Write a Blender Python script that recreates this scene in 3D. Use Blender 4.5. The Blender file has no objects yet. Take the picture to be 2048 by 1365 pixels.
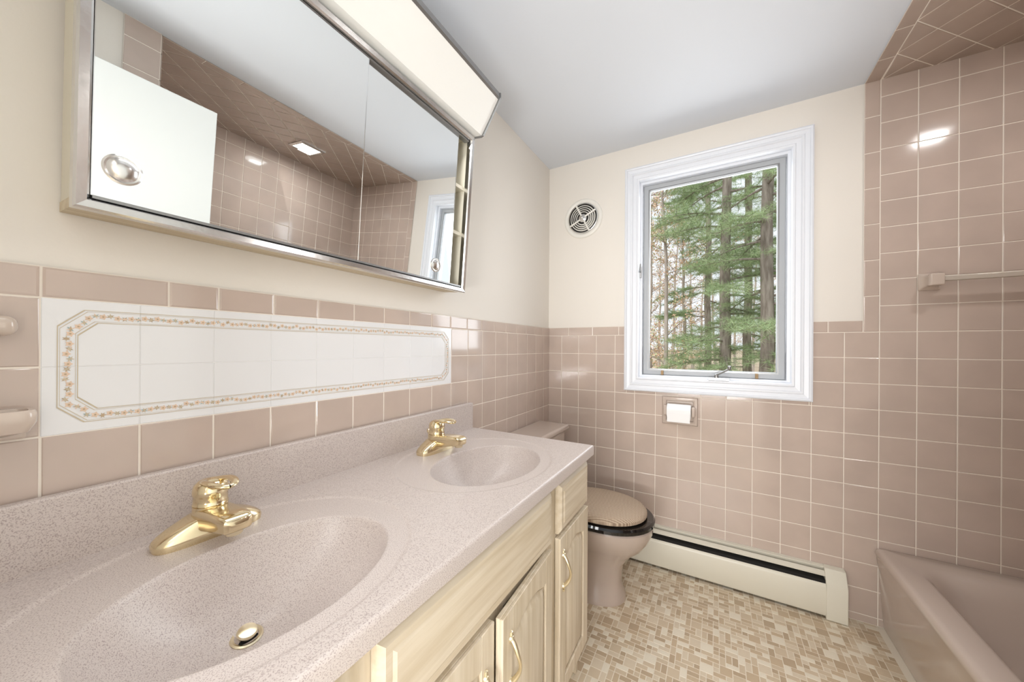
import bpy, math, random
from mathutils import Vector, Matrix
random.seed(7)
S = bpy.context.scene
COL = S.collection
pi = math.pi
S.view_settings.view_transform = 'Standard'

# ------------------------------------------------------------------ helpers
def lin(c):
    return tuple(((v/255)/12.92 if v/255 <= .04045 else ((v/255+.055)/1.055)**2.4) for v in c) + (1,)

def mat(name, rgb, rough=.5, metal=0, var=0, vscale=5, bump=0, bscale=50, stretch=(1,1,1), coat=0, emit=0, rgb2=None, spec=None, detail=3, lo=.35, hi=.65):
    m = bpy.data.materials.new(name); m.use_nodes = True
    nt = m.node_tree; b = nt.nodes['Principled BSDF']
    b.inputs['Base Color'].default_value = lin(rgb)
    b.inputs['Roughness'].default_value = rough
    b.inputs['Metallic'].default_value = metal
    if spec is not None: b.inputs['Specular IOR Level'].default_value = spec
    if coat: b.inputs['Coat Weight'].default_value = coat; b.inputs['Coat Roughness'].default_value = .05
    if emit:
        b.inputs['Emission Color'].default_value = lin(rgb); b.inputs['Emission Strength'].default_value = emit
    tc = nt.nodes.new('ShaderNodeTexCoord'); mp = nt.nodes.new('ShaderNodeMapping')
    mp.inputs['Scale'].default_value = stretch
    nt.links.new(tc.outputs['Object'], mp.inputs['Vector'])
    if rgb2 or var:
        n = nt.nodes.new('ShaderNodeTexNoise'); n.inputs['Scale'].default_value = vscale; n.inputs['Detail'].default_value = detail
        nt.links.new(mp.outputs[0], n.inputs['Vector'])
        r = nt.nodes.new('ShaderNodeValToRGB')
        r.color_ramp.elements[0].position = lo; r.color_ramp.elements[1].position = hi
        c2 = rgb2 or tuple(max(0, v*(1-var)) for v in rgb)
        r.color_ramp.elements[0].color = lin(c2); r.color_ramp.elements[1].color = lin(rgb)
        nt.links.new(n.outputs['Fac'], r.inputs['Fac']); nt.links.new(r.outputs[0], b.inputs['Base Color'])
    if bump:
        n2 = nt.nodes.new('ShaderNodeTexNoise'); n2.inputs['Scale'].default_value = bscale
        nt.links.new(mp.outputs[0], n2.inputs['Vector'])
        bp = nt.nodes.new('ShaderNodeBump'); bp.inputs['Strength'].default_value = bump; bp.inputs['Distance'].default_value = .002
        nt.links.new(n2.outputs['Fac'], bp.inputs['Height']); nt.links.new(bp.outputs[0], b.inputs['Normal'])
    return m

class MB:
    def __init__(s): s.v = []; s.f = []; s.m = []
    def add(s, vs, fs, mi=0):
        k = len(s.v); s.v += [tuple(p) for p in vs]
        for f in fs: s.f.append(tuple(i+k for i in f)); s.m.append(mi)
        return s
    def box(s, x0, x1, y0, y1, z0, z1, mi=0):
        vs = [(x, y, z) for x in (x0, x1) for y in (y0, y1) for z in (z0, z1)]
        return s.add(vs, [(0,1,3,2),(4,6,7,5),(0,4,5,1),(2,3,7,6),(0,2,6,4),(1,5,7,3)], mi)
    def rings(s, rings, mi=0, cap0=True, cap1=True, closed=False):
        n = len(rings[0]); k = len(s.v)
        for r in rings: s.v += [tuple(p) for p in r]
        R = len(rings)
        for j in range(R if closed else R-1):
            a = k+j*n; b = k+((j+1) % R)*n
            for i in range(n):
                s.f.append((a+i, a+(i+1) % n, b+(i+1) % n, b+i)); s.m.append(mi)
        if not closed:
            if cap0: s.f.append(tuple(k+i for i in range(n))[::-1]); s.m.append(mi)
            if cap1: s.f.append(tuple(k+(R-1)*n+i for i in range(n))); s.m.append(mi)
        return s
    def tube(s, pts, rad, n=12, mi=0, flat=1.0):
        pts = [Vector(p) for p in pts]; rad = rad if isinstance(rad, (list, tuple)) else [rad]*len(pts)
        rr = []; up = None
        for i, p in enumerate(pts):
            d = (pts[min(i+1, len(pts)-1)] - pts[max(i-1, 0)]).normalized()
            if up is None:
                up = Vector((0,0,1)) if abs(d.z) < .9 else Vector((1,0,0))
            a = d.cross(up)
            if a.length < 1e-5: a = d.orthogonal()
            a.normalize(); b = a.cross(d).normalized(); up = b
            rr.append([p + a*math.cos(2*pi*k/n)*rad[i] + b*math.sin(2*pi*k/n)*rad[i]*flat for k in range(n)])
        return s.rings(rr, mi)
    def lathe(s, c, axis, prof, n=32, mi=0, caps=True):   # prof: (r, h) along axis
        c = Vector(c); ax = Vector(axis).normalized(); a = ax.orthogonal().normalized(); b = ax.cross(a)
        rr = [[c + ax*h + (a*math.cos(2*pi*k/n) + b*math.sin(2*pi*k/n))*max(r, 1e-4) for k in range(n)] for r, h in prof]
        return s.rings(rr, mi, caps, caps)
    def prism(s, poly, axis, a0, a1, mi=0):   # poly 2D
        def P(p, a):
            if axis == 'y': return (p[0], a, p[1])
            if axis == 'x': return (a, p[0], p[1])
            return (p[0], p[1], a)
        return s.rings([[P(p, a0) for p in poly], [P(p, a1) for p in poly]], mi)
    def frame(s, rect, prof, plane, base, sgn, mi=0):
        a0, a1, b0, b1 = rect
        rr = []
        for cx, cy, sx, sy in ((a0,b0,1,1),(a1,b0,-1,1),(a1,b1,-1,-1),(a0,b1,1,-1)):
            ring = []
            for d, h in prof:
                a = cx+sx*d; b = cy+sy*d; c = base+sgn*h
                ring.append((a, c, b) if plane == 'y' else (c, a, b))
            rr.append(ring)
        return s.rings(rr, mi, closed=True)

def wloc(o):
    v = Vector((0,0,0))
    while o: v += o.location; o = o.parent
    return v

def build(mb, name, mats, parent=None, origin=None, smooth=False, bevel=0, sub=0, bseg=2):
    if not isinstance(mats, (list, tuple)): mats = [mats]
    if parent is not None and origin is None: O = wloc(parent)
    elif origin is not None: O = Vector(origin)
    else: O = Vector((0,0,0))
    me = bpy.data.meshes.new(name)
    me.from_pydata([tuple(Vector(v)-O) for v in mb.v], [], mb.f)
    for m in mats: me.materials.append(m)
    for p, mi in zip(me.polygons, mb.m): p.material_index = mi
    import bmesh
    bm = bmesh.new(); bm.from_mesh(me); bmesh.ops.recalc_face_normals(bm, faces=bm.faces); bm.to_mesh(me); bm.free()
    o = bpy.data.objects.new(name, me); COL.objects.link(o)
    if parent is not None:
        o.parent = parent; o.location = O - wloc(parent)
    else: o.location = O
    if bevel:
        b = o.modifiers.new('bevel', 'BEVEL'); b.width = bevel; b.segments = bseg; b.limit_method = 'ANGLE'; b.angle_limit = math.radians(40)
    if sub:
        b = o.modifiers.new('sub', 'SUBSURF'); b.levels = sub; b.render_levels = sub
    if smooth or bevel:
        for p in me.polygons: p.use_smooth = True
        try: me.set_sharp_from_angle(angle=math.radians(40 if not sub else 180))
        except Exception: pass
    return o

def tag(o, label, cat, group=None, kind=None):
    o['label'] = label; o['category'] = cat
    if group: o['group'] = group
    if kind: o['kind'] = kind
    return o
def thing(name, loc, label, cat, group=None, kind=None):
    o = bpy.data.objects.new(name, None); COL.objects.link(o); o.location = loc; o.empty_display_size = .1
    return tag(o, label, cat, group, kind)
def dup(root, loc, label):
    r = root.copy(); COL.objects.link(r); r.location = loc; r['label'] = label
    for ch in list(root.children):
        c = ch.copy(); COL.objects.link(c); c.parent = r
        for g in list(ch.children):
            d = g.copy(); COL.objects.link(d); d.parent = c
    return r

def ell(cx, cy, ax, ay, z, n=40, p=2.0):
    r = []
    for k in range(n):
        t = 2*pi*k/n; c, s_ = math.cos(t), math.sin(t)
        r.append((cx+ax*math.copysign(abs(c)**(2/p), c), cy+ay*math.copysign(abs(s_)**(2/p), s_), z))
    return r

# polygon helpers for tiles
def clip(poly, u0, u1, v0, v1):
    def cut(P, f, inter):
        out = []
        for i in range(len(P)):
            a, b = P[i], P[(i+1) % len(P)]
            fa, fb = f(a), f(b)
            if fa: out.append(a)
            if fa != fb: out.append(inter(a, b))
        return out
    def ix(c): return lambda a, b: (c, a[1]+(b[1]-a[1])*(c-a[0])/(b[0]-a[0]))
    def iy(c): return lambda a, b: (a[0]+(b[0]-a[0])*(c-a[1])/(b[1]-a[1]), c)
    for f, g in ((lambda p: p[0] > u0, ix(u0)), (lambda p: p[0] < u1, ix(u1)), (lambda p: p[1] > v0, iy(v0)), (lambda p: p[1] < v1, iy(v1))):
        poly = cut(poly, f, g)
        if len(poly) < 3: return []
    return poly
def area(P): return .5*sum(P[i][0]*P[(i+1) % len(P)][1]-P[(i+1) % len(P)][0]*P[i][1] for i in range(len(P)))
def simplify(P, tol):
    Q = []
    for p in P:
        if not Q or math.hypot(p[0]-Q[-1][0], p[1]-Q[-1][1]) > tol: Q.append(p)
    if len(Q) > 2 and math.hypot(Q[0][0]-Q[-1][0], Q[0][1]-Q[-1][1]) < tol: Q.pop()
    return Q
def inset(P, d):
    if area(P) < 0: P = P[::-1]
    P = simplify(P, 1e-4)
    if len(P) < 3: return []
    out = []; n = len(P)
    for i in range(n):
        a, b, c = P[i-1], P[i], P[(i+1) % n]
        e1 = Vector((b[0]-a[0], b[1]-a[1])).normalized(); e2 = Vector((c[0]-b[0], c[1]-b[1])).normalized()
        n1 = Vector((-e1.y, e1.x)); n2 = Vector((-e2.y, e2.x)); m = n1+n2
        L = m.dot(n1)
        if L < .2: return []
        m = m*(d/L); out.append((b[0]+m.x, b[1]+m.y))
    A = area(out)
    if A < 2e-5: return []
    for i in range(n):
        a, b = out[i], out[(i+1) % n]; p, q = P[i], P[(i+1) % n]
        if (b[0]-a[0])*(q[0]-p[0])+(b[1]-a[1])*(q[1]-p[1]) < 0: return []
    return out
def subtract(rects, h):
    out = []
    for (a, b, c, d) in rects:
        if h[0] >= b or h[1] <= a or h[2] >= d or h[3] <= c: out.append((a,b,c,d)); continue
        if h[0] > a: out.append((a, h[0], c, d))
        if h[1] < b: out.append((h[1], b, c, d))
        x0, x1 = max(a, h[0]), min(b, h[1])
        if h[2] > c: out.append((x0, x1, c, h[2]))
        if h[3] < d: out.append((x0, x1, h[3], d))
    return out
GW = .0032
def put_tile(mb, P, fn, mi=0, grout=GW, th=.006, bev=.0014, jit=.00022):
    if len(P) != 4 or abs(P[0][1]-P[1][1]) > 1e-6: P = simplify(P, .009)
    if len(P) < 3: return
    A = inset(P, grout/2)
    if not A: return
    B = inset(A, bev)
    if not B or len(B) != len(A): return
    n = len(A)
    a, b, c = (random.uniform(-jit, jit) for _ in range(3))
    cx = sum(p[0] for p in B)/n; cy = sum(p[1] for p in B)/n
    vs = [fn(p[0], p[1], .001) for p in A] + [fn(p[0], p[1], th-.001) for p in A]
    vs += [fn(p[0], p[1], th + a*(p[0]-cx)/.05 + b*(p[1]-cy)/.05) for p in B]
    fs = []
    for r in (0, n):
        for i in range(n): fs.append((r+i, r+(i+1) % n, r+n+(i+1) % n, r+n+i))
    fs.append(tuple(2*n+i for i in range(n)))
    mb.add(vs, fs, mi)
def tiles(mb, fn, reg, pu, pv, u0, v0, holes=(), rot=False, mi=0, gmi=1, **kw):
    a, b, c, d = reg
    gr = [reg]
    for h in holes: gr = subtract(gr, h)
    for r in gr:
        mb.add([fn(r[0], r[2], .0047), fn(r[1], r[2], .0047), fn(r[1], r[3], .0047), fn(r[0], r[3], .0047)], [(0,1,2,3)], gmi)
    if rot:
        s = pu/math.sqrt(2)
        R = int((abs(b-a)+abs(d-c))/s)+3
        for i in range(-R, R):
            for j in range(-R, R):
                cx = u0+(i-j)*s; cy = v0+(i+j)*s
                P = clip([(cx-s, cy), (cx, cy-s), (cx+s, cy), (cx, cy+s)], a, b, c, d)
                if P: put_tile(mb, P, fn, mi, **kw)
        return
    i = math.floor((a-u0)/pu)
    while u0+i*pu < b-1e-5:
        j = math.floor((c-v0)/pv)
        while v0+j*pv < d-1e-5:
            r = (max(a, u0+i*pu), min(b, u0+(i+1)*pu), max(c, v0+j*pv), min(d, v0+(j+1)*pv))
            if r[1]-r[0] > .004 and r[3]-r[2] > .004:
                L = [r]
                for h in holes: L = subtract(L, h)
                for q in L:
                    put_tile(mb, [(q[0],q[2]),(q[1],q[2]),(q[1],q[3]),(q[0],q[3])], fn, mi, **kw)
            j += 1
        i += 1

# ------------------------------------------------------------------ dimensions
CX, H = .923, 1.203
D = 2.057; W = 2.27; ZC = 2.345; FZ = .035; TX = 1.4715; AY = .54; Y0 = -.12
PT = .11

# ------------------------------------------------------------------ materials
M = {}
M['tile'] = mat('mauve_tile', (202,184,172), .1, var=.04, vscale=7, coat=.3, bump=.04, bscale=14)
M['tile_dim'] = mat('mauve_tile_dimmed', (182,163,150), .12, var=.05, vscale=7, coat=.3)  # browner copy of the wall tile, weaker light on the ceiling painted in
M['wtile'] = mat('white_tile', (237,237,238), .12, coat=.3)
M['wgrout'] = mat('white_grout', (240,239,238), .7)
M['grout'] = mat('grout', (241,232,220), .8)
M['paint'] = mat('cream_paint', (235,229,220), .6, bump=.08, bscale=140)
M['ceil'] = mat('ceiling_paint', (221,225,231), .75, bump=.05, bscale=120)
M['white'] = mat('white_trim', (232,235,241), .35)
M['door'] = mat('door_paint', (234,237,235), .4)
M['grey'] = mat('grey_sash', (178,181,184), .45)
M['dgrey'] = mat('dull_metal', (150,150,150), .35, metal=.8)
M['bronze'] = mat('bronze', (160,130,90), .5)
M['chrome'] = mat('chrome', (225,226,228), .08, metal=1)
M['chrome2'] = mat('worn_chrome', (222,221,219), .2, metal=1, bump=.1, bscale=60)
M['mirror'] = mat('mirror', (243,246,246), .0, metal=1)
M['brass'] = mat('polished_brass', (234,219,184), .14, metal=1)
M['brass2'] = mat('pale_brass', (236,225,196), .28, metal=1)
M['oak'] = mat('pickled_oak', (224,211,190), .42, rgb2=(206,190,164), vscale=9, stretch=(6,6,.35), bump=.15, bscale=60, detail=6)
M['oakh'] = mat('pickled_oak_horizontal', (224,211,190), .42, rgb2=(206,190,164), vscale=9, stretch=(6,.35,6), bump=.15, bscale=60, detail=6)
M['dark'] = mat('dark_gap', (22,20,18), .8)
M['vdark'] = mat('vent_shadow', (50,47,44), .8)
M['cabin'] = mat('cabinet_interior', (226,220,202), .5)
M['wood'] = mat('raw_wood', (214,200,172), .5, rgb2=(196,178,146), vscale=10, stretch=(5,.4,5))
M['counter'] = mat('speckled_solid_surface', (207,196,190), .34, rgb2=(170,155,151), vscale=600, detail=1, lo=.32, hi=.50)
M['fixture'] = mat('mauve_porcelain', (190,174,163), .1, coat=.5)
M['tub'] = mat('mauve_enamel', (199,183,171), .14, coat=.4)
M['ceramic'] = mat('beige_ceramic', (206,190,177), .12, coat=.4)
M['black'] = mat('black_seat', (8,8,10), .06, coat=.5)
M['heater'] = mat('cream_enamel', (224,219,203), .35)
M['ventw'] = mat('vent_white', (238,235,227), .3)
M['paper'] = mat('paper', (246,246,246), .9)
M['diff'] = mat('diffuser', (243,242,237), .35, emit=.05)
M['lamp'] = mat('lamp_lens', (255,255,252), .3, emit=8)
M['tan'] = mat('border_tan', (204,190,164), .4)
M['peach'] = mat('border_peach', (230,204,180), .4)
M['teal'] = mat('border_teal', (164,184,181), .4)
M['ochre'] = mat('border_brown', (190,167,136), .4)
M['beigebar'] = mat('bar_metal', (205,196,184), .35, metal=.3)
# wicker
m = mat('wicker', (196,168,135), .75); nt = m.node_tree; b = nt.nodes['Principled BSDF']
tc = nt.nodes.new('ShaderNodeTexCoord'); ck = nt.nodes.new('ShaderNodeTexChecker'); ck.inputs['Scale'].default_value = 230
ck.inputs['Color1'].default_value = lin((204,184,160)); ck.inputs['Color2'].default_value = lin((148,125,105))
mpx = nt.nodes.new('ShaderNodeMapping'); mpx.inputs['Rotation'].default_value = (0,0,.6); mpx.inputs['Location'].default_value = (0,0,.003); mpx.inputs['Scale'].default_value = (1,1,.01)
nt.links.new(tc.outputs['Object'], mpx.inputs[0]); nt.links.new(mpx.outputs[0], ck.inputs['Vector']); nt.links.new(ck.outputs['Color'], b.inputs['Base Color'])
bp = nt.nodes.new('ShaderNodeBump'); bp.inputs['Distance'].default_value = .001; nt.links.new(ck.outputs['Fac'], bp.inputs['Height']); nt.links.new(bp.outputs[0], b.inputs['Normal'])
M['wicker'] = m
# glass
m = bpy.data.materials.new('window_glass'); m.use_nodes = True; nt = m.node_tree; nt.nodes.clear()
out = nt.nodes.new('ShaderNodeOutputMaterial'); tr = nt.nodes.new('ShaderNodeBsdfTransparent'); tr.inputs[0].default_value = (.97,.98,.98,1)
nt.links.new(tr.outputs[0], out.inputs[0])
M['glass'] = m
MF = [mat('mosaic_a', (216,201,177), .35), mat('mosaic_b', (198,177,148), .35), mat('mosaic_c', (185,164,136), .35), mat('mosaic_d', (230,220,200), .35), mat('mosaic_e', (207,189,162), .35)]
M['fgrout'] = mat('floor_grout', (230,220,202), .8)

# ------------------------------------------------------------------ room shell
fl = MB(); fl.box(-.1, W+.1, Y0-1.6, D+.15, FZ-.1, FZ-.0008)
floor = build(fl, 'floor', M['fgrout']); tag(floor, 'beige and cream small mosaic tile bathroom floor', 'floor', kind='structure')
fm = MB(); u = .0205; nx, ny = int(1.53/u), int((D-Y0)/u)
occ = [[-1]*ny for _ in range(nx)]
for i in range(nx):
    for j in range(ny):
        if occ[i][j] >= 0: continue
        sh = random.choice([(1,1),(1,1),(2,1),(1,2),(2,1),(1,2),(2,1),(2,2)])
        while any(i+a >= nx or j+b_ >= ny or occ[i+a][j+b_] >= 0 for a in range(sh[0]) for b_ in range(sh[1])):
            sh = (1,1) if sh[0]*sh[1] <= 2 else random.choice([(2,1),(1,2)])
            if sh == (1,1): break
        near = {occ[i-1][j] if i else -1, occ[i][j-1] if j else -1, occ[i-1][min(ny-1,j+sh[1]-1)] if i else -1}
        c = random.choice([q for q in (0,1,1,2,3,4,4) if q not in near] or [0])
        for a in range(sh[0]):
            for b_ in range(sh[1]): occ[i+a][j+b_] = c
        x0, y0 = i*u, D-(j+sh[1])*u
        put_tile(fm, [(x0,y0),(x0+sh[0]*u,y0),(x0+sh[0]*u,y0+sh[1]*u),(x0,y0+sh[1]*u)], lambda a,b_,c: (a,b_,FZ-.003+c*.6), c, grout=.0026, th=.005, bev=.0004, jit=.0001)
build(fm, 'mosaic_tiles', MF, floor)

# left wall
wl = MB(); wl.box(-.12, 0, Y0, D, FZ, ZC)
wall_left = build(wl, 'wall_left', M['paint']); tag(wall_left, 'cream painted wall above mauve tiles behind the vanity', 'wall', kind='structure')
fL = lambda a, b_, c: (c, a, b_)
PY0 = .103; PY1 = PY0+9*PT; ZT = 1.277; ZP = ZT-2*PT
tl = MB(); tiles(tl, fL, (Y0, D, FZ, ZT), PT, PT, PY0, ZT, holes=[(PY0, PY1, ZP, ZT)])
build(tl, 'wall_tiles', [M['tile'], M['grout']], wall_left)
tl = MB()
for reg in ((Y0, PY0), (PY0, .252), (.252, .331)): tiles(tl, fL, reg+(ZT, ZT+.05), .5, .05, reg[0], ZT, th=.0065, bev=.003)
tiles(tl, fL, (.331, D, ZT, ZT+.05), .108, .05, .331, ZT, th=.0065, bev=.003)
build(tl, 'tile_trim', [M['tile'], M['grout']], wall_left)
tl = MB(); tiles(tl, fL, (PY0, PY1, ZP, ZT), PT, PT, PY0, ZT, jit=.0001, grout=.0010, bev=.0004, th=.0056)
pan = build(tl, 'decorative_tile_panel', [M['wtile'], M['wgrout']], wall_left); pan['label'] = 'white tile panel framed by a floral border'
# floral border
fb = MB(); XB = .0062
def octo(mg, ch):
    a, b_, c, d = PY0+mg, PY1-mg, ZP+mg, ZT-mg
    return [(a+ch,c),(b_-ch,c),(b_,c+ch),(b_,d-ch),(b_-ch,d),(a+ch,d),(a,d-ch),(a,c+ch)]
def ringstrip(m1, c1, m2, c2, mi):
    A = octo(m1, c1); B = octo(m2, c2)
    fb.add([(XB,)+p for p in A]+[(XB,)+p for p in B], [(i,(i+1) % 8,8+(i+1) % 8,8+i) for i in range(8)], mi)
ringstrip(.0155, .028, .0166, .0284, 0); ringstrip(.0182,.029,.0187,.0292,0); ringstrip(.0364, .0215, .0375, .022, 0); ringstrip(.0343,.0208,.0348,.0210,0)
Pth = octo(.0265, .0255); k = 0
for i in range(8):
    a = Vector(Pth[i]); b_ = Vector(Pth[(i+1) % 8]); L = (b_-a).length; dirv = (b_-a)/L; nv = Vector((-dirv.y, dirv.x))
    n = max(1, round(L/.0085))
    for j in range(n):
        c = a+dirv*(L*(j+.5)/n)+nv*random.uniform(-.0028,.0028)
        t = k % 2; k += 1
        if t == 0:
            r0 = .0054; pts = []
            for q in range(10):
                rr = r0*(1 if q % 2 == 0 else .6); pts.append((XB+.0001, c.x+rr*math.cos(q*pi/5), c.y+rr*math.sin(q*pi/5)))
            fb.add(pts, [tuple(range(10))], 1)
            fb.add([(XB+.0003, c.x+.0015*math.cos(q*pi/3), c.y+.0015*math.sin(q*pi/3)) for q in range(6)], [tuple(range(6))], 3)
        else:
            an = random.uniform(0, pi)
            for dd in (0, 1.2, 2.3):
                e = Vector((math.cos(an+dd), math.sin(an+dd))); f_ = Vector((-e.y, e.x))
                q = [c+e*.005, c+f_*.0016, c-e*.005, c-f_*.0016]
                fb.add([(XB+.0001+dd*.0001, p.x, p.y) for p in q], [(0,1,2,3)], random.choice((2,3)) if not dd else random.choice((1,0,0,3)))
build(fb, 'floral_border', [M['tan'], M['peach'], M['teal'], M['ochre']], pan)

# window wall
ZB = 1.273
WX0, WX1, WZ0, WZ1 = .477, 1.304, .965, 2.2135
HX0, HX1, HZ0, HZ1 = .547, 1.234, 1.035, 2.1435
wb = MB()
for r in subtract([(-.12, W+.12, FZ, ZC)], (HX0, HX1, HZ0, HZ1)): wb.box(r[0], r[1], D, D+.13, r[2], r[3])
wall_back = build(wb, 'wall_back', M['paint']); tag(wall_back, 'window wall, cream paint above mauve square tiles', 'wall', kind='structure')
fB = lambda a, b_, c: (a, D-c, b_)
hole = (WX0+.01, WX1-.01, WZ0+.01, WZ1-.01)
ZT = 1.277
tb = MB(); U0 = 1.522
tiles(tb, fB, (0.004, U0, FZ, ZT), PT, PT, U0, ZT, holes=[hole]); tiles(tb, fB, (U0, W, FZ, ZC), PT, PT, U0, ZT)
build(tb, 'wall_tiles', [M['tile'], M['grout']], wall_back)
tb = MB(); tiles(tb, fB, (.006, TX, ZT, ZT+.05), .1525, .05, .9, ZT, holes=[hole], th=.0065, bev=.003)
tiles(tb, fB, (TX, U0, ZT, ZC), .0505, .1525, TX, ZT, th=.0065, bev=.003)
build(tb, 'tile_trim', [M['tile'], M['grout']], wall_back)

# right wall (behind tub)
wr = MB(); wr.box(W, W+.12, AY-.1, D, FZ, ZC)
wall_right = build(wr, 'wall_right', M['paint']); tag(wall_right, 'fully tiled mauve wall along the bathtub', 'wall', kind='structure')
tr_ = MB(); tiles(tr_, lambda a,b_,c: (W-c, a, b_), (AY, D-.006, FZ, ZC), PT, PT, D, ZT)
build(tr_, 'wall_tiles', [M['tile'], M['grout']], wall_right)
wp = MB(); wp.box(TX, W, Y0, AY, FZ, ZC)
wall_part = build(wp, 'wall_partition', M['paint']); tag(wall_part, 'painted and tiled partition closing the shower end of the bathtub', 'wall', kind='structure')
tp = MB(); tiles(tp, lambda a,b_,c: (a, AY+c, b_), (TX, W-.006, FZ, ZC), PT, PT, U0, ZT)
tiles(tp, lambda a,b_,c: (TX-c, a, b_), (AY-.11, AY, FZ, ZC), PT, PT, AY, ZT)
build(tp, 'wall_tiles', [M['tile'], M['grout']], wall_part)
wf = MB()
for r in subtract([(-.12, W, FZ, ZC)], (.42, 1.27, FZ, 2.07)): wf.box(r[0], r[1], Y0-.11, Y0, r[2], r[3])
wall_front = build(wf, 'wall_front', M['paint']); tag(wall_front, 'cream painted wall with the doorway behind the camera', 'wall', kind='structure')
wh = MB(); wh.box(-.2, -.12, Y0-1.6, Y0-.11, FZ, ZC); wh.box(1.9, 2.0, Y0-1.6, Y0-.11, FZ, ZC); wh.box(-.2, 2.0, Y0-1.7, Y0-1.6, FZ, ZC)
o = build(wh, 'wall_hall', M['paint']); tag(o, 'hallway walls outside the bathroom door', 'wall', kind='structure')

ce = MB(); ce.box(-.12, W+.12, Y0-1.7, D+.1, ZC, ZC+.1)
ceiling = build(ce, 'ceiling', M['ceil']); tag(ceiling, 'pale grey painted ceiling with tiled area above the tub', 'ceiling', kind='structure')
fC = lambda a, b_, c: (a, b_, ZC-c)
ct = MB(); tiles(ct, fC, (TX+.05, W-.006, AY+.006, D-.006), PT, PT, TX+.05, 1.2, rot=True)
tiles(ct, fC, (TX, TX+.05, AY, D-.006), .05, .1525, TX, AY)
build(ct, 'ceiling_tiles', [M['tile_dim'], M['grout']], ceiling)

# window
win = thing('window_1', ((WX0+WX1)/2, D, WZ0), 'white cased casement window looking out on pine trees', 'window', kind='structure')
b = MB(); b.frame((WX0,WX1,WZ0,WZ1), [(0,0),(0,.024),(.006,.027),(.012,.024),(.014,.019),(.03,.016),(.034,.019),(.04,.019),(.044,.014),(.062,.012),(.066,.016),(.074,.014),(.078,0)], 'y', D, -1)
build(b, 'window_casing', M['white'], win)
b = MB(); b.frame((HX0-.004,HX1+.004,HZ0-.004,HZ1+.004), [(0,-.13),(0,0),(.010,.0),(.010,-.02),(.022,-.022),(.022,-.13)], 'y', D, -1)
build(b, 'window_jamb', M['white'], win)
SX0, SX1, SZ0, SZ1 = HX0+.02, HX1-.02, HZ0+.018, HZ1-.018
sash = MB(); sash.frame((SX0,SX1,SZ0,SZ1), [(0,.02),(0,0),(.004,-.004),(.026,-.004),(.034,.004),(.034,.02)], 'y', D+.048, 1)
sash = build(sash, 'window_sash', M['grey'], win)
b = MB(); b.frame((SX0+.004,SX1-.004,SZ0+.004,SZ1-.004), [(.022,0),(.022,-.004),(.028,-.004),(.028,0)], 'y', D+.043, -1)
build(b, 'screen_edge', M['dgrey'], sash)
b = MB(); b.box(SX0+.03, SX1-.03, D+.06, D+.063, SZ0+.03, SZ1-.03); build(b, 'pane', M['glass'], sash)
for x in (.665, 1.095):
    b = MB(); b.box(x, x+.012, D+.028, D+.044, HZ0+.02, HZ0+.044); b.box(x+.003, x+.009, D+.024, D+.03, HZ0+.024, HZ0+.036)
    build(b, 'sash_latch', M['bronze'], win, bevel=.001)
b = MB(); b.box(HX0+.0, HX0+.014, D+.0, D+.02, 1.60, 1.66); b.tube([(HX0+.012,D+.0,1.63),(HX0+.014,D-.02,1.64),(HX0+.016,D-.024,1.67)], [.005,.005,.003], 8)
build(b, 'sash_lock', M['dgrey'], win, smooth=True)
cr = MB(); cr.box(.895, .985, D-.016, D+.02, HZ0+.006, HZ0+.02); cr.lathe((.93, D-.004, HZ0+.018), (0,-.2,1), [(.012,0),(.010,.014),(.006,.02)], 16)
ck_ = build(cr, 'crank_base', M['dgrey'], win, smooth=True)
cr = MB(); cr.tube([(.93,D-.006,HZ0+.035),(.95,D-.012,HZ0+.045),(.985,D-.02,HZ0+.066)], [.006,.005,.005], 10); cr.lathe((.985,D-.02,HZ0+.06), (0,0,1), [(.004,0),(.008,.006),(.007,.02),(.001,.023)], 12)
build(cr, 'crank_arm', M['dgrey'], ck_, smooth=True)

# door (open, seen in the mirror)
dr = thing('door_1', (1.268, Y0+.02, FZ), 'white flush door standing open, seen in the cabinet mirror', 'door', kind='structure')
b = MB(); b.box(1.25, 1.285, Y0+.01, .674, FZ+.01, 2.055); pnl = build(b, 'door_panel', M['door'], dr, bevel=.002)
b = MB(); b.lathe((1.285,.59,1.0), (1,0,0), [(.03,0),(.03,.004),(.01,.008),(.01,.03),(.025,.04),(.027,.055),(.015,.065),(0,.066)], 24); build(b, 'door_knob', M['brass'], pnl, smooth=True)
# ------------------------------------------------------------------ vanity cabinet
VY0, VY1 = -.085, 1.215; ZTOP = .855; FXc = .517
van = thing('vanity_cabinet', (.26, .565, FZ), 'pickled oak double vanity cabinet with raised panel doors', 'cabinet')
b = MB()
b.box(.012, FXc-.018, VY0, VY0+.016, FZ, .818); b.box(.012, FXc-.018, VY1-.016, VY1, FZ, .818); b.box(.012, FXc-.018, VY0+.016, VY1-.016, .14, .155)
for (y0, y1, z0, z1) in [(VY0,VY1,.79,.818),(VY0,VY1,.14,.175),(VY0,VY0+.04,.175,.79),(1.2,VY1,.175,.79),(.24,.33,.175,.79),(.885,.965,.175,.79),(.965,1.2,.635,.665),(.33,.885,.625,.665),(VY0+.04,.24,.635,.665),(.56,.665,.175,.625)]:
    b.box(FXc-.018, FXc, y0, y1, z0, z1)
build(b, 'cabinet_body', M['oak'], van)
b = MB(); b.box(.43, .44, VY0+.016, VY1-.016, FZ, .14); build(b, 'toe_kick', M['oak'], van)

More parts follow.
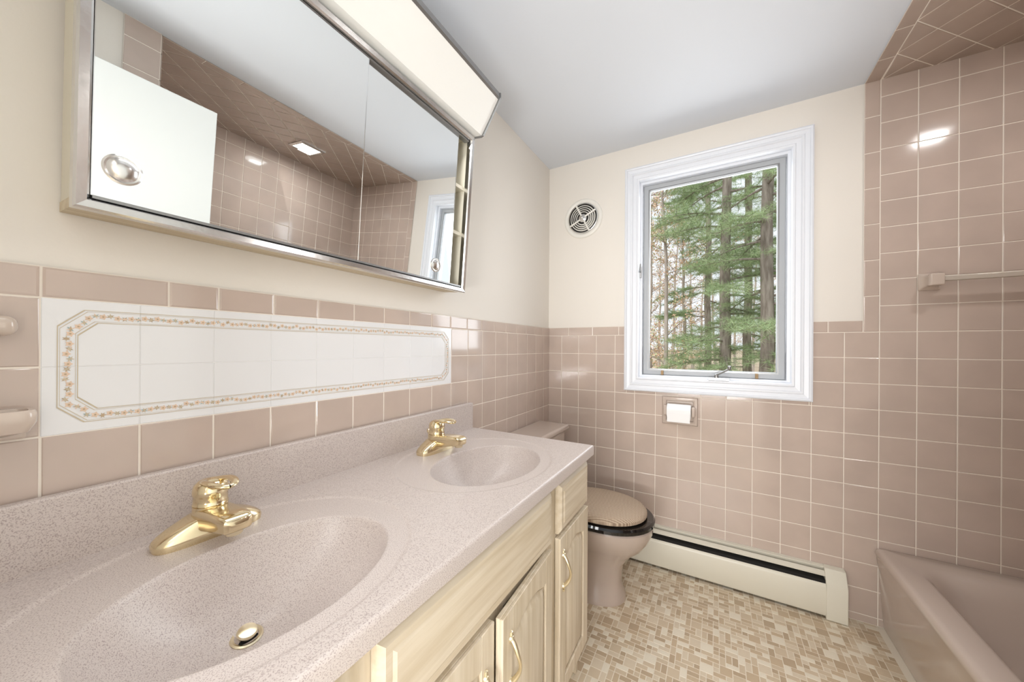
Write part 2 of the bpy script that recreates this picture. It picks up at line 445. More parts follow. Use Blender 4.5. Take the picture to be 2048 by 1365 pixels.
def raised(mb, poly, x0, x1, ins, mi=0):
    Q = inset(poly, ins)
    P = poly if area(poly) > 0 else poly[::-1]
    n = len(P)
    vs = [(x0, p[0], p[1]) for p in P]+[(x1, p[0], p[1]) for p in Q]
    mb.add(vs, [(i,(i+1) % n,n+(i+1) % n,n+i) for i in range(n)]+[tuple(n+i for i in range(n))], mi)
def drawer_front(y0, y1, z0, z1, name):
    b = MB(); b.box(FXc+.001, FXc+.012, y0, y1, z0, z1)
    raised(b, [(y0,z0),(y1,z0),(y1,z1),(y0,z1)], FXc+.012, FXc+.019, .010)
    raised(b, [(y0+.022,z0+.022),(y1-.022,z0+.022),(y1-.022,z1-.022),(y0+.022,z1-.022)], FXc+.019, FXc+.0215, .006)
    return build(b, name, M['oakh'], van)
def pull(parent, y, z, x, h=.092):
    b = MB(); pts = []; rad = []
    for i in range(17):
        t = i/16; a = pi*t
        pts.append((x+.001+.022*math.sin(a)**.7, y+.004*math.sin(2*pi*t), z-h/2+h*t)); rad.append(.0038+.002*abs(math.cos(a))**3)
    b.tube(pts, rad, 10)
    for s_ in (-1, 1):
        b.lathe((x, y, z+s_*h/2), (1,0,0), [(.008,0),(.008,.002),(.005,.006),(.0,.007)], 14)
        b.lathe((x+.001, y, z+s_*(h/2+.008)), (0,0,s_), [(.005,0),(.004,.007),(0,.01)], 10)
    return build(b, 'handle', M['brass2'], parent, smooth=True)
def door(y0, y1, z0, z1, hinge, hy, hz, ang=0):
    X = FXc+.001; w = .045; b = MB()
    b.box(X, X+.010, y0, y1, z0, z1)
    b.box(X+.010, X+.018, y0, y0+w, z0, z1); b.box(X+.010, X+.018, y1-w, y1, z0, z1); b.box(X+.010, X+.018, y0+w, y1-w, z0, z0+w)
    ym = (y0+y1)/2; hw = (y1-y0)/2-w
    def arch(t, up): return z1-w-.022+up+.02*max(0, math.cos(min(1, abs(t)*1.25)*pi/2))**.8
    top = [(ym+hw*t, arch(t, 0)) for t in [i/8 for i in range(-8, 9)]]
    b.prism([(ym-hw, z1), (ym+hw, z1)]+top[::-1], 'x', X+.010, X+.018)
    g = .006
    pp = [(ym-hw+g, z0+w+g), (ym+hw-g, z0+w+g)]+[(ym+(hw-g)*t, arch(t, -g)) for t in [i/6 for i in range(6, -7, -1)]]
    raised(b, pp, X+.0105, X+.0185, .016)
    hyy = y1 if hinge > 0 else y0
    o = build(b, 'cabinet_door', M['oak'], van, origin=(X, hyy, z0), bevel=.0015)
    pull(o, hy, hz, X+.018)
    if ang: o.rotation_euler.z = ang
    return o
d_ = drawer_front(.955, 1.21, .655, .80, 'drawer_front')
d_ = drawer_front(-.06, .25, .655, .80, 'drawer_front')
drawer_front(.318, .897, .655, .80, 'false_front')
door(.955, 1.21, .165, .642, 1, .978, .54)
door(.61, .895, .165, .642, 1, .645, .535, ang=math.radians(3))
door(.32, .602, .165, .642, -1, .57, .505)
door(-.06, .25, .165, .642, -1, .225, .54)
for z in (.24, .57):
    b = MB(); b.box(FXc-.001, FXc+.006, .899, .915, z-.022, z+.022); b.lathe((FXc+.006, .898, z-.02), (0,0,1), [(.0035,0),(.0035,.04)], 8); build(b, 'hinge', M['brass2'], van)

# ------------------------------------------------------------------ vanity top
top = thing('double_sink_counter', (.28, .565, ZTOP-.036), 'speckled mauve solid surface vanity counter with two oval sinks', 'countertop')
cx0, cx1, cy0, cy1 = .010, .55, -.095, 1.23
SINK = [(.327, .276), (.327, .885)]; SA, SB = .147, .195; SD = .126
def ss(t): t = max(0, min(1, t)); return t*t*(3-2*t)
def hz(x, y):
    z = ZTOP
    for sx, sy in SINK:
        R = math.hypot((x-.285)/.228, (y-sy)/.262)
        z -= .0028*ss((1-R)/.04)
        r = math.hypot((x-sx)/SA, (y-sy)/SB)
        if r < 1.0:
            z -= SD*(1-r**4.2)*(.80+.20*ss((1-math.hypot((x-sx+.05)/.12, (y-sy)/.15))/.9))
    e = min(cx1-x, cy1-y)
    if e < .007: z -= .007-math.sqrt(max(0, .007**2-(.007-e)**2))
    return z
nx, ny = 217, 531
b = MB()
xs = [cx0+(cx1-cx0)*i/(nx-1) for i in range(nx)]; ys = [cy0+(cy1-cy0)*j/(ny-1) for j in range(ny)]
b.v = [(x, y, hz(x, y)) for x in xs for y in ys]
b.f = [(i*ny+j, (i+1)*ny+j, (i+1)*ny+j+1, i*ny+j+1) for i in range(nx-1) for j in range(ny-1)]
per = [(i, 0) for i in range(nx)]+[(nx-1, j) for j in range(1, ny)]+[(i, ny-1) for i in range(nx-2, -1, -1)]+[(0, j) for j in range(ny-2, 0, -1)]
k0 = len(b.v); b.v += [(xs[i], ys[j], ZTOP-.034) for i, j in per]
n = len(per); b.f += [(per[q][0]*ny+per[q][1], per[(q+1) % n][0]*ny+per[(q+1) % n][1], k0+(q+1) % n, k0+q) for q in range(n)]
b.m = [0]*len(b.f)
o = build(b, 'sink_top', M['counter'], top)
for p in o.data.polygons: p.use_smooth = True
o.data.set_sharp_from_angle(angle=math.radians(70))
b = MB(); b.box(.010, .029, cy0, 1.212, ZTOP-.004, ZTOP+.110); build(b, 'backsplash', M['counter'], top, bevel=.004)
for sx, sy in SINK:
    dx_ = sx-.060; zb = hz(dx_, sy)
    b = MB(); b.lathe((dx_, sy, zb-.002), (.15,0,1), [(.021,0),(.0225,.004),(.020,.0055),(.0165,.004),(.0155,-.002)], 32, caps=False)
    dn = build(b, 'drain_ring', M['brass2'], top, smooth=True)
    b = MB(); b.lathe((dx_, sy, zb-.001), (.15,0,1), [(.0165,0),(.0165,.001)], 24); build(b, 'drain_hole', M['dark'], dn)
    b = MB(); b.lathe((dx_, sy, zb+.002), (.3,0,1), [(.008,-.002),(.013,.004),(.0145,.008),(.013,.011),(.005,.013),(0,.013)], 28); build(b, 'drain_stopper', M['brass2'], dn, smooth=True)

# ------------------------------------------------------------------ faucets
def faucet(fy, label):
    X, Z = .106, ZTOP-.003
    t = thing('faucet', (X, fy, Z), label, 'faucet', group='brass faucets on the vanity top')
    # long low base plate with a sloping crown
    b = MB(); b.rings([ell(X, fy, ax, ay, Z+z, 48, 3.2) for z, ax, ay in [(0,.030,.080),(.009,.031,.081),(.014,.030,.079),(.019,.029,.074),(.026,.028,.063),(.032,.0275,.050),(.037,.027,.038),(.040,.027,.029)]])
    bs = build(b, 'faucet_base', M['brass'], t, smooth=True)
    b = MB(); b.lathe((X,fy,Z+.030), (0,0,1), [(.0285,0),(.0275,.006),(.0265,.018),(.0262,.026)], 36); build(b, 'body_column', M['brass'], t, smooth=True)
    b = MB(); rr = []
    for px_, pz, hw, hh in [(.0,.034,.027,.018),(.03,.037,.0265,.019),(.06,.041,.0255,.0175),(.085,.044,.0245,.0155),(.100,.045,.0235,.014),(.110,.044,.021,.012),(.114,.043,.015,.008)]:
        rr.append([(X+px_, fy+hw*math.copysign(abs(math.cos(q))**.4, math.cos(q)), Z+pz+hh*math.copysign(abs(math.sin(q))**.4, math.sin(q))) for q in [2*pi*i/24 for i in range(24)]])
    b.rings(rr)
    sp = build(b, 'spout', M['brass'], t, smooth=True)
    b = MB(); b.lathe((X+.095,fy,Z+.036), (0,0,-1), [(.013,0),(.013,.010),(.0115,.012),(.009,.008)], 20); build(b, 'aerator', M['brass2'], sp, smooth=True)
    b = MB(); b.lathe((X,fy,Z+.056), (.02,0,1), [(.025,0),(.0268,.002),(.0255,.004),(.0255,.018),(.027,.020),(.0268,.027),(.0245,.037),(.018,.043),(.009,.046),(0,.047)], 32)
    dm = build(b, 'handle_dome', M['brass'], t, smooth=True)
    # flat rounded paddle lever with a slot
    b = MB(); lp = []
    for i in range(28):
        a = 2*pi*i/28; lx = .036+.038*math.cos(a); ly = .0175*math.copysign(abs(math.sin(a))**.8, math.sin(a))
        lp.append((X+lx, fy+ly, Z+.098+.007*math.sin(lx/.074*pi*.8)))
    lp.append(lp[0])
    b.tube(lp, .0066, 10, flat=.65); build(b, 'lever', M['brass'], dm, smooth=True)
    b = MB(); b.tube([(X-.036,fy,Z-.0),(X-.036,fy,Z+.055)], .0028, 8); b.lathe((X-.036,fy,Z+.053), (0,0,1), [(.003,0),(.0065,.004),(.0065,.012),(.002,.016)], 14)
    build(b, 'lift_rod', M['brass'], t, smooth=True)
    return t
f1 = faucet(.284, 'nearer polished brass single lever faucet on the sink closest to the camera')
dup(f1, (f1.location.x, .90, f1.location.z), 'farther polished brass faucet on the sink beside the toilet')

# ------------------------------------------------------------------ medicine cabinet
my0, my1, mz0, mz1 = .122, 1.06, 1.420, 1.996; md = .088
mc = thing('medicine_cabinet', (.001, .122, mz0), 'chrome framed mirrored medicine cabinet with two sliding mirror doors', 'cabinet')
b = MB(); b.box(.002,.006,my0,my1,mz0,mz1); b.box(.006,md-.01,my0,my0+.008,mz0,mz1); b.box(.006,md-.01,my1-.008,my1,mz0,mz1); b.box(.006,md-.01,my0,my1,mz1-.008,mz1)
build(b, 'cabinet_body', M['cabin'], mc)
b = MB(); b.box(.001,md-.002,my0-.001,my1,mz0-.0015,mz0+.014); build(b, 'bottom_panel', M['wood'], mc)
for z in (1.63, 1.80):
    b = MB(); b.box(.006,md-.018,my0+.008,my1-.008,z,z+.012); build(b, 'shelf', M['cabin'], mc)
b = MB(); b.frame((my0-.002,my1+.002,mz0-.003,mz1+.001), [(0,-.012),(0,.008),(.003,.011),(.014,.009),(.017,.004),(.017,-.012)], 'x', md, 1)
build(b, 'chrome_frame', M['chrome2'], mc)
for bx in ((md-.022, md-.002, mz1-.022, mz1-.017), (md-.024, md+.004, mz0+.016, mz0+.021)):
    b = MB(); b.box(bx[0], bx[1], my0+.018, my1-.018, bx[2], bx[3]); build(b, 'door_track', M['dgrey'], mc)
def mdoor(y0, y1, x, ky):
    b = MB(); b.box(x, x+.004, y0, y1, mz0+.0215, mz1-.0225); o = build(b, 'mirror_door', M['mirror'], mc)
    b = MB(); b.lathe((x+.004, ky, 1.493), (1,0,0), [(.0235,0),(.0235,.0015),(.021,.003),(.0185,.0025),(.0165,.004),(.013,.0065),(.007,.008),(.0,.0085)], 32); build(b, 'mirror_pull', M['chrome2'], o, smooth=True)
    for yy in (y0-.0012, y1):
        b = MB(); b.box(x+.0003, x+.005, yy, yy+.0012, mz0+.0215, mz1-.0225); build(b, 'door_edge', M['chrome'], o)
mdoor(my0+.018, .607, md-.006, .172)
mdoor(.59, .992, md-.015, .915)
mc.rotation_euler.y = math.radians(4.3)

# ------------------------------------------------------------------ vanity light
lt = thing('vanity_light', (.0, .6, 2.0), 'long white diffuser light fixture with chrome edges above the mirror cabinet', 'light fixture')
LY0, LY1 = .11, 1.075
b = MB(); b.prism([(0.001,2.006),(.114,2.006),(.160,2.002),(.190,2.044),(.232,2.114),(.232,2.120),(0.001,2.120)], 'y', LY0+.004, LY1-.004); build(b, 'housing', M['white'], lt)
b = MB(); b.prism([(.118,2.001),(.163,1.996),(.193,2.040),(.238,2.111),(.236,2.114),(.190,2.043),(.161,2.000),(.118,2.004)], 'y', LY0+.003, LY1-.003); build(b, 'diffuser', M['diff'], lt)
for pr in ([(.108,1.998),(.120,1.996),(.120,2.005),(.108,2.005)], [(.235,2.106),(.243,2.109),(.243,2.125),(.233,2.125)]):
    b = MB(); b.prism(pr, 'y', LY0, LY1); build(b, 'chrome_edge', M['dgrey'], lt)
cap = [(.001,2.001),(.112,1.998),(.160,1.991),(.170,1.994),(.199,2.037),(.2455,2.109),(.2455,2.127),(.001,2.127)]
for y in (LY0-.003, LY1-.003):
    b = MB(); b.prism(cap, 'y', y, y+.006); build(b, 'end_cap', M['dgrey'], lt)

# ------------------------------------------------------------------ toilet
TY = 1.67
to = thing('toilet', (.35, TY, FZ), 'mauve porcelain toilet with black seat and wicker lid cover', 'toilet')
b = MB()
secs = [(FZ,.385,.185,.115),(FZ+.02,.385,.183,.114),(FZ+.05,.386,.170,.104),(.12,.39,.160,.096),(.2,.40,.160,.096),(.25,.42,.178,.108),(.29,.44,.202,.136),(.33,.450,.220,.161),(.37,.455,.232,.178),(.395,.456,.233,.181),(.402,.456,.228,.176)]
b.rings([ell(cx, TY, ax, ay, z, 44, 2.2) for z, cx, ax, ay in secs])
build(b, 'bowl', M['fixture'], to, smooth=True)
b = MB(); b.box(.03,.30,TY-.11,TY+.11,.32,.398); build(b, 'bowl_deck', M['fixture'], to, bevel=.02, bseg=4)
b = MB(); b.rings([[(x, y, z) for x, y in ((.025+i1,TY-.2+i1),(.185-i1,TY-.2+i1),(.185-i1,TY+.2-i1),(.025+i1,TY+.2-i1))] for z, i1 in ((.40,.015),(.42,.005),(.735,-.005))])
build(b, 'tank', M['fixture'], to, bevel=.018, bseg=4)
b = MB(); b.box(.012,.207,TY-.222,TY+.222,.736,.768); build(b, 'tank_lid', M['fixture'], to, bevel=.012, bseg=4)
b = MB(); rr = []
for z, k_ in ((.404,0),(.409,.006),(.422,.006),(.43,-.002)):
    rr.append(ell(.459, TY, .236+k_-.006, .19+k_-.006, z, 48, 2.15))
for z, k_ in ((.43,-.05),(.404,-.06)):
    rr.append(ell(.459, TY, .236+k_, .19+k_, z, 48, 2.15))
b.rings(rr, closed=True); build(b, 'seat', M['black'], to, smooth=True)
b = MB(); b.rings([ell(.447, TY, ax, ay, z, 48, 2.15) for z, ax, ay in ((.432,.206,.164),(.438,.214,.172),(.450,.214,.172),(.462,.204,.162),(.470,.176,.138),(.475,.12,.09),(.476,.02,.02))])
build(b, 'lid_cover', M['wicker'], to, smooth=True)
for s_ in (-1, 1):
    b = MB(); b.lathe((.235, TY+s_*.075-.02, .425), (0,1,0), [(.012,0),(.012,.04)], 16); build(b, 'seat_hinge', M['black'], to, smooth=True)
b = MB(); b.lathe((.192,TY-.14,.68), (1,0,0), [(.013,0),(.013,.006),(.006,.01),(.006,.02)], 16); b.tube([(.208,TY-.14,.68),(.21,TY-.10,.675),(.21,TY-.07,.67)], [.006,.005,.006], 8); build(b, 'flush_lever', M['chrome'], to, smooth=True)

# ------------------------------------------------------------------ toilet paper
hx, hz_ = .763, .872
tp = thing('toilet_paper_holder', (hx, D-.006, hz_), 'beige ceramic toilet paper holder on the tiles under the window', 'paper holder')
b = MB(); b.frame((hx-.085,hx+.085,hz_-.073,hz_+.073), [(0,.0),(0,.010),(.004,.016),(.012,.018),(.02,.014),(.024,.002),(.024,0)], 'y', D-.0065, -1); build(b, 'ceramic_frame', M['tub'], tp, smooth=True)
b = MB(); b.box(hx-.066,hx+.066,D-.010,D-.0065,hz_-.054,hz_+.054); build(b, 'recess', M['tub'], tp)
for s_ in (-1, 1):
    b = MB(); b.box(hx+s_*.066-.009,hx+s_*.066+.009,D-.062,D-.012,hz_-.022,hz_+.03); build(b, 'arm', M['tub'], tp, bevel=.007, bseg=3)
b = MB(); b.lathe((hx-.056,D-.052,hz_+.002), (1,0,0), [(.034,0),(.0375,.001),(.038,.006),(.038,.106),(.0375,.111),(.034,.112)], 36); b.box(hx-.053,hx+.053,D-.0915,D-.090,hz_-.048,hz_+.0)
rl = build(b, 'toilet_paper_roll', M['paper'], None, origin=(hx,D-.048,hz_-.04), smooth=True); tag(rl, 'white toilet paper roll in the ceramic holder below the window', 'toilet paper')

# ------------------------------------------------------------------ baseboard heater
he = thing('baseboard_heater', (.75, D-.03, FZ), 'cream metal baseboard heater along the wall under the window', 'heater')
X0h, X1h = .08, 1.345
b = MB(); b.box(X0h, X1h, D-.014, D-.0068, FZ+.005, .235); b.prism([(D-.007,.235),(D-.007,.243),(D-.024,.240),(D-.024,.235)], 'x', X0h, X1h); build(b, 'back_plate', M['heater'], he)
b = MB(); b.box(X0h+.002, X1h-.002, D-.060, D-.015, FZ+.03, .198); build(b, 'fin_core', M['dark'], he)
b = MB(); b.prism([(D-.034,.228),(D-.050,.219),(D-.050,.211),(D-.033,.220)], 'x', X0h, X1h); build(b, 'damper', M['heater'], he)
b = MB(); b.prism([(D-.062,.186),(D-.066,.182),(D-.070,.172),(D-.070,.06),(D-.064,.048),(D-.060,.052),(D-.065,.064),(D-.065,.170),(D-.063,.177),(D-.059,.182)], 'x', X0h, X1h); build(b, 'front_panel', M['heater'], he, smooth=True)
b = MB(); b.prism([(D-.007,FZ+.002),(D-.007,.246),(D-.038,.242),(D-.062,.204),(D-.073,.186),(D-.073,FZ+.002)], 'x', X1h-.002, X1h+.07); build(b, 'end_cap', M['heater'], he, bevel=.003)

# ------------------------------------------------------------------ bathtub
tb_ = thing('bathtub', ((1.51+W)/2, (AY+D)/2, FZ), 'mauve enamel alcove bathtub beside the tiled wall', 'bathtub')
x0, x1, y0, y1 = 1.51, W-.0075, AY+.0075, D-.0075; tz = .369
def rrect(x0, x1, y0, y1, r, z, n=8):
    pts = []
    for cx, cy, a0 in ((x1-r,y1-r,0),(x0+r,y1-r,pi/2),(x0+r,y0+r,pi),(x1-r,y0+r,3*pi/2)):
        for i in range(n): a = a0+pi/2*i/(n-1); pts.append((cx+r*math.cos(a), cy+r*math.sin(a), z))
    return pts
b = MB()
b.rings([rrect(x0+.03,x1,y0,y1,.002,FZ), rrect(x0+.025,x1,y0,y1,.002,FZ+.05), rrect(x0+.012,x1,y0,y1,.003,.28), rrect(x0+.004,x1,y0,y1,.004,tz-.034), rrect(x0,x1,y0,y1,.004,tz-.022), rrect(x0+.003,x1-.002,y0+.002,y1-.002,.006,tz-.009), rrect(x0+.010,x1-.005,y0+.005,y1-.005,.008,tz-.002), rrect(x0+.022,x1-.008,y0+.008,y1-.008,.012,tz),
         rrect(x0+.078,x1-.050,y0+.064,y1-.080,.10,tz-.001), rrect(x0+.090,x1-.060,y0+.076,y1-.093,.10,tz-.006), rrect(x0+.100,x1-.068,y0+.088,y1-.106,.10,tz-.018), rrect(x0+.112,x1-.078,y0+.1,y1-.125,.11,tz-.05), rrect(x0+.14,x1-.10,y0+.13,y1-.19,.12,.18), rrect(x0+.18,x1-.14,y0+.17,y1-.26,.12,.10), rrect(x0+.25,x1-.2,y0+.25,y1-.34,.1,.085)], cap0=True, cap1=True)
build(b, 'tub_shell', M['tub'], tb_, smooth=True)
b = MB(); b.lathe((1.89, y0+.33, .087), (0,0,1), [(.03,0),(.03,.003),(.02,.004)], 20); build(b, 'drain', M['chrome'], tb_)

# towel bar
tw = thing('towel_bar', (1.66, D-.007, 1.47), 'beige towel bar with ceramic posts on the tub end wall', 'towel bar')
for x in (1.662, 2.2):
    b = MB(); z = 1.475
    def sq(w, h, y): return [(x-w,y,z-h),(x+w,y,z-h),(x+w,y,z+h),(x-w,y,z+h)]
    b.rings([sq(.031,.034,D-.0052), sq(.031,.034,D-.014), sq(.022,.024,D-.024), sq(.017,.02,D-.045), sq(.019,.023,D-.052), sq(.019,.023,D-.078)]); build(b, 'bar_post', M['ceramic'], tw, bevel=.004, bseg=3)
b = MB(); b.box(1.675, 2.19, D-.072, D-.054, 1.468, 1.486); build(b, 'bar', M['beigebar'], tw, bevel=.002)

# vent
vx, vz = .225, 1.989
ve = thing('exhaust_vent', (vx, D, vz), 'round white and chrome exhaust vent on the wall left of the window', 'vent')
b = MB(); b.lathe((vx,D,vz), (0,-1,0), [(.118,0),(.119,.004),(.115,.009),(.107,.011),(.100,.008),(.092,.004)], 48, caps=False); build(b, 'vent_rim', M['ventw'], ve, smooth=True)
b = MB(); b.lathe((vx,D-.006,vz), (0,-1,0), [(.092,0),(.092,.006),(.088,.007),(.086,.004)], 48, caps=False); build(b, 'inner_ring', M['chrome2'], ve, smooth=True)
b = MB(); b.lathe((vx,D-.001,vz), (0,-1,0), [(.093,0),(.093,.001)], 40); build(b, 'vent_opening', M['vdark'], ve)
for r in (.078,.066,.054,.042):
    b = MB(); b.lathe((vx,D-.002,vz), (0,-1,0), [(r,0.004),(r-.002,.010),(r-.0058,.010),(r-.004,.002)], 40, caps=False); build(b, 'grille_ring', M['ventw'], ve, smooth=True)
for k in range(4):
    a = pi/4*.6+k*pi/2; b = MB()
    b.tube([(vx+.016*math.cos(a),D-.013,vz+.016*math.sin(a)),(vx+.088*math.cos(a),D-.012,vz+.088*math.sin(a))], .0055, 8); build(b, 'grille_spoke', M['ventw'], ve, smooth=True)
b = MB(); b.lathe((vx,D-.003,vz), (0,-1,0), [(.024,0),(.024,.009),(.018,.012),(.005,.014),(.005,.026),(.001,.028)], 24); build(b, 'center_knob', M['chrome2'], ve, smooth=True)

# soap dish & toothbrush holder
sd = thing('soap_dish', (.03, .02, 1.06), 'beige ceramic soap dish on the tiles left of the floral panel', 'soap dish')
b = MB(); b.box(.006, .013, -.06, .090, 1.059, 1.104); build(b, 'wall_plate', M['ceramic'], sd, bevel=.004)
b = MB()
def rr2(i, z): return rrect(.008, .060-i, -.06+i, .096-i, .014, z+.003, 6)
b.rings([rr2(.018,1.066), rr2(.006,1.071), rr2(0,1.086), rr2(0,1.099), rr2(.002,1.103), rrect(.016,.053,-.052,.089,.011,1.106,6), rrect(.018,.051,-.048,.087,.010,1.088,6)]); build(b, 'dish', M['ceramic'], sd, smooth=True)
th_ = thing('toothbrush_holder', (.03, .03, 1.21), 'small beige ceramic wall holder at the upper left tile', 'toothbrush holder')
b = MB(); b.box(.006, .012, -.04, .055, 1.19, 1.27); build(b, 'wall_plate', M['ceramic'], th_, bevel=.003)
b = MB(); b.box(.010, .045, -.035, .080, 1.215, 1.245); build(b, 'holder_ledge', M['ceramic'], th_, bevel=.012, bseg=4)

# shower light + head
sl = thing('shower_light', (1.9, 1.4, ZC), 'square recessed shower light in the tiled ceiling, seen in the mirror', 'light fixture')
b = MB()
rr = []
for w, z in ((.085,ZC-.006),(.085,ZC-.012),(.07,ZC-.018),(.062,ZC-.012)):
    rr.append([(1.9-w,1.4-w,z),(1.9+w,1.4-w,z),(1.9+w,1.4+w,z),(1.9-w,1.4+w,z)])
b.rings(rr, cap0=False, cap1=False); build(b, 'trim_frame', M['chrome2'], sl)
b = MB(); b.box(1.9-.063,1.9+.063,1.4-.063,1.4+.063,ZC-.014,ZC-.008); build(b, 'lens', M['lamp'], sl)
sh = thing('wall_shower', (1.85, AY, 1.98), 'chrome wall shower seen at the door edge in the mirror', 'shower')
b = MB(); b.tube([(1.85,AY+.006,1.98),(1.85,AY+.07,2.01),(1.85,AY+.15,2.01),(1.85,AY+.2,1.97)], .010, 10); b.lathe((1.85,AY+.006,1.98), (0,1,0), [(.03,0),(.028,.006),(.012,.01)], 20); build(b, 'shower_arm', M['chrome'], sh, smooth=True)
b = MB(); b.lathe((1.85,AY+.19,1.98), (0,.6,-.8), [(.014,0),(.018,.02),(.04,.05),(.045,.06),(.04,.065),(0,.066)], 24); build(b, 'spray_head', M['chrome'], sh, smooth=True)

# ------------------------------------------------------------------ outside
GZ = -.35
g = MB(); g.box(-300, 300, D+1.5, 400, GZ-.1, GZ)
gm = mat('leaf_litter', (196,176,150), .95, rgb2=(170,150,124), vscale=1.5, detail=8)
o = build(g, 'ground', gm); tag(o, 'tan leaf covered ground beyond the window', 'ground', kind='structure')
bark = mat('pine_bark', (152,142,130), .95, rgb2=(114,103,92), vscale=6, stretch=(3,3,.6), bump=.5, bscale=20)
bark2 = mat('grey_bark', (184,173,162), .95, rgb2=(154,141,130), vscale=6, stretch=(3,3,.5))
needle = [mat('needles_light', (184,200,152), .7), mat('needles_mid', (156,176,126), .7), mat('needles_dark', (124,148,104), .7)]
leaf = [mat('leaves_rust', (218,180,148), .8), mat('leaves_tan', (230,204,176), .8), mat('leaves_olive', (190,194,142), .8)]
def px(pxx, t):
    uu = (pxx-1024)/699
    return CX+t*(-.5023+.8647*uu), t*(.8647+.5023*uu)
def needles(mb, c, n, L, wd):
    for _ in range(n):
        d = Vector((random.gauss(0,1), random.gauss(0,1), random.gauss(0,.8)+.1)).normalized()
        s_ = d.orthogonal().normalized(); s_.rotate(Matrix.Rotation(random.uniform(0,pi), 3, d)); l = L*random.uniform(.6,1.1)
        mb.add([c-s_*wd, c+s_*wd, c+d*l], [(0,1,2)], random.choice((0,1,1,2)))
def pine(pxx, t, r, label, zlo, zhi, nb, blen, dens=1.0, group='pine trees outside the window'):
    x, y = px(pxx, t)
    T = thing('pine_tree', (x, y, GZ), label, 'tree', group)
    b = MB(); b.tube([(x+random.uniform(-.03,.03), y, GZ+(zhi+2.5-GZ)*i/10) for i in range(11)], [r*(1.25 if i == 0 else 1-.045*i) for i in range(11)], 14)
    build(b, 'trunk', bark, T, smooth=True)
    br = MB(); nd = MB()
    for k in range(nb):
        z = zlo+(zhi-zlo)*(k+random.random())/nb; a = random.uniform(0, 2*pi); L = blen*random.uniform(.6,1.15)
        p0 = Vector((x, y, z)); dr_ = Vector((math.cos(a), math.sin(a), random.uniform(-.15,.25)))
        pts = [p0+dr_*L*s_+Vector((0,0,-.22*L*s_*s_)) for s_ in (0,.25,.5,.75,1)]
        br.tube(pts, [.025,.02,.014,.009,.004], 6)
        sd_ = Vector((-dr_.y, dr_.x, 0)).normalized()
        ns = int(10*dens*L)
        for q in range(ns):
            s_ = .25+.75*q/ns; base = p0+dr_*L*s_+Vector((0,0,-.22*L*s_*s_))
            tl_ = random.uniform(.25,.6)*(1.2-s_*.6); sg = 1 if q % 2 else -1
            e = base+sd_*sg*tl_+dr_*.25+Vector((0,0,random.uniform(-.18,.1)))
            br.tube([base, (base+e)/2, e], [.005,.003,.002], 4)
            for w in range(8): needles(nd, base.lerp(e, .1+.9*w/7), 15, .18, .0026*t/8)
    build(br, 'branches', bark, T); build(nd, 'needles', needle, T)
pine(1450, 7.6, .12, 'thick pine trunk in the middle of the window view', .2, 6, 34, 1.7)
pine(1532, 6.4, .12, 'thick dark pine trunk at the right of the window view', .1, 5, 30, 1.4)
pine(1660, 7.2, .14, 'pine whose branches reach in from the right window edge', 0, 5.5, 28, 2.1)
pine(1495, 10.5, .12, 'slimmer pine trunk between the two thick ones', .6, 8, 28, 1.6)
pine(1415, 12.5, .12, 'slim pine trunk left of the thick middle trunk', 1.0, 8, 24, 1.7, 1)
def bare(pxx, t, r, label, nl, group='bare trees outside the window'):
    x, y = px(pxx, t)
    T = thing('deciduous_tree', (x, y, GZ), label, 'tree', group)
    b = MB(); lean = random.uniform(-.4,.4)
    top_ = 9; P_ = [Vector((x+lean*(i/10)**1.5+random.uniform(-.05,.05), y, GZ+top_*i/10)) for i in range(11)]
    b.tube(P_, [r*(1.2 if i == 0 else 1-.08*i) for i in range(11)], 10); build(b, 'trunk', bark2, T, smooth=True)
    br = MB(); lf = MB()
    for k in range(38):
        i = random.uniform(.8, 9.5); p0 = P_[int(i)].lerp(P_[int(i)+1], i % 1) if int(i) < 10 else P_[10]
        a = random.uniform(0, 2*pi); L = random.uniform(.7, 1.9)
        d = Vector((math.cos(a), math.sin(a), random.uniform(.1,.9)))
        pts = [p0]
        for q in range(4): d = d+Vector((random.uniform(-.3,.3), random.uniform(-.3,.3), random.uniform(-.15,.2))); pts.append(pts[-1]+d.normalized()*L/4)
        br.tube(pts, [.016,.012,.008,.005,.003], 5)
        for q in (1,2,3,4):
            for _ in range(2):
                e = pts[q]+Vector((random.uniform(-.4,.4),random.uniform(-.4,.4),random.uniform(-.1,.4)))
                br.tube([pts[q], (pts[q]+e)/2+Vector((0,0,.03)), e], [.005,.004,.002], 4)
                for _ in range(nl):
                    c = pts[q].lerp(e, random.random())+Vector([random.uniform(-.09,.09) for _ in range(3)])
                    u_ = Vector([random.uniform(-1,1) for _ in range(3)]).normalized()*.03; v_ = u_.orthogonal().normalized()*.022
                    lf.add([c-u_, c-v_, c+u_, c+v_], [(0,1,2,3)], random.choice((0,0,1,2)))
    build(br, 'branches', bark2, T)
    if nl: build(lf, 'leaves', leaf, T)
bare(1335, 9, .06, 'slim rust leaved tree at the left of the window view', 14)
bare(1300, 12, .07, 'rust leaved tree by the left window edge', 14)
bare(1368, 14, .08, 'leaning tree with sparse tan leaves behind the slim rust one', 10)
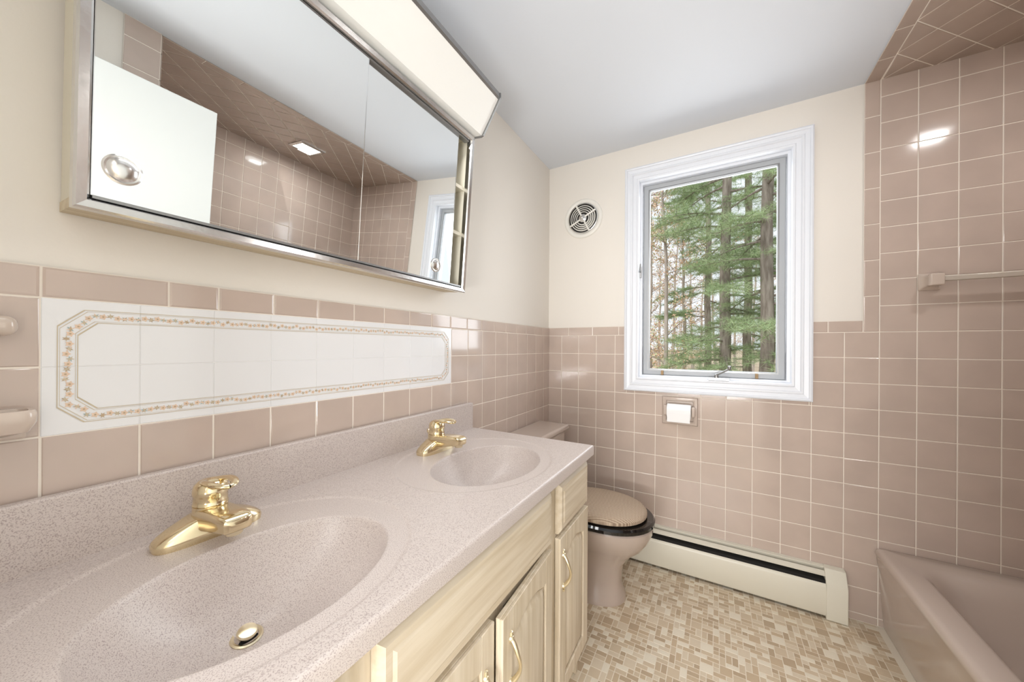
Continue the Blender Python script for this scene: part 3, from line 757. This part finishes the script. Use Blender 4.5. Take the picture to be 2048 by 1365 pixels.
for i, (p_, t_) in enumerate([(1290,20),(1318,24),(1345,19),(1385,22),(1400,27),(1430,23),(1470,26),(1505,21),(1550,24)]):
    bare(p_, t_, .09, 'distant bare grey tree trunk in the woods beyond the window', 5, group='distant trees in the woods')

# ------------------------------------------------------------------ light
w = bpy.data.worlds.new('World'); S.world = w; w.use_nodes = True
bg = w.node_tree.nodes['Background']; bg.inputs[0].default_value = lin((240,244,250)); bg.inputs[1].default_value = 1.25
def arealamp(name, loc, tgt, sx, sy, e, col=(1,1,1)):
    l = bpy.data.lights.new(name, 'AREA'); l.shape = 'RECTANGLE'; l.size = sx; l.size_y = sy; l.energy = e; l.color = col
    o = bpy.data.objects.new(name, l); COL.objects.link(o); o.location = loc
    o.rotation_euler = (Vector(tgt)-Vector(loc)).to_track_quat('-Z', 'Y').to_euler(); return o
arealamp('hall_fill', (.85, -1.3, 1.75), (.95, 1, 1.35), 1.0, .9, 20, (.99,.995,1))  # added fill behind the camera that brightens the room, no lamp known there
arealamp('ceiling_fill', (.85, -1.0, .75), (1.05, 1.3, 2.345), .8, .25, 32, (.98,.99,1))  # unseen fill added below the doorway view, aimed up to even out the ceiling
arealamp('vanity_lamp', (.22, .6, 1.985), (1.1, .7, .9), .9, .12, 4.2, (1,.995,.99))
arealamp('shower_lamp', (1.9, 1.4, ZC-.03), (1.9,1.4,0), .08, .08, 3.5, (1,.99,.98))
arealamp('window_daylight', ((WX0+WX1)/2, D+.35, 1.75), (.8, 0, .8), .9, 1.2, 19, (.93,.96,1))
sn = bpy.data.lights.new('sun', 'SUN'); sn.energy = 2.2; sn.angle = .3
so = bpy.data.objects.new('sun', sn); COL.objects.link(so); so.rotation_euler = Vector((.35, 1, -1.0)).to_track_quat('-Z', 'Y').to_euler(); so.location = (0, -5, 8)

# ------------------------------------------------------------------ camera
cam = bpy.data.cameras.new('camera'); co = bpy.data.objects.new('camera', cam); COL.objects.link(co); S.camera = co
co.location = (CX, 0, H); co.rotation_euler = (pi/2, -.006, math.radians(30.15))
cam.sensor_width = 36; cam.lens = 699*36/2048; cam.shift_y = 12.5/2048; cam.clip_start = .01
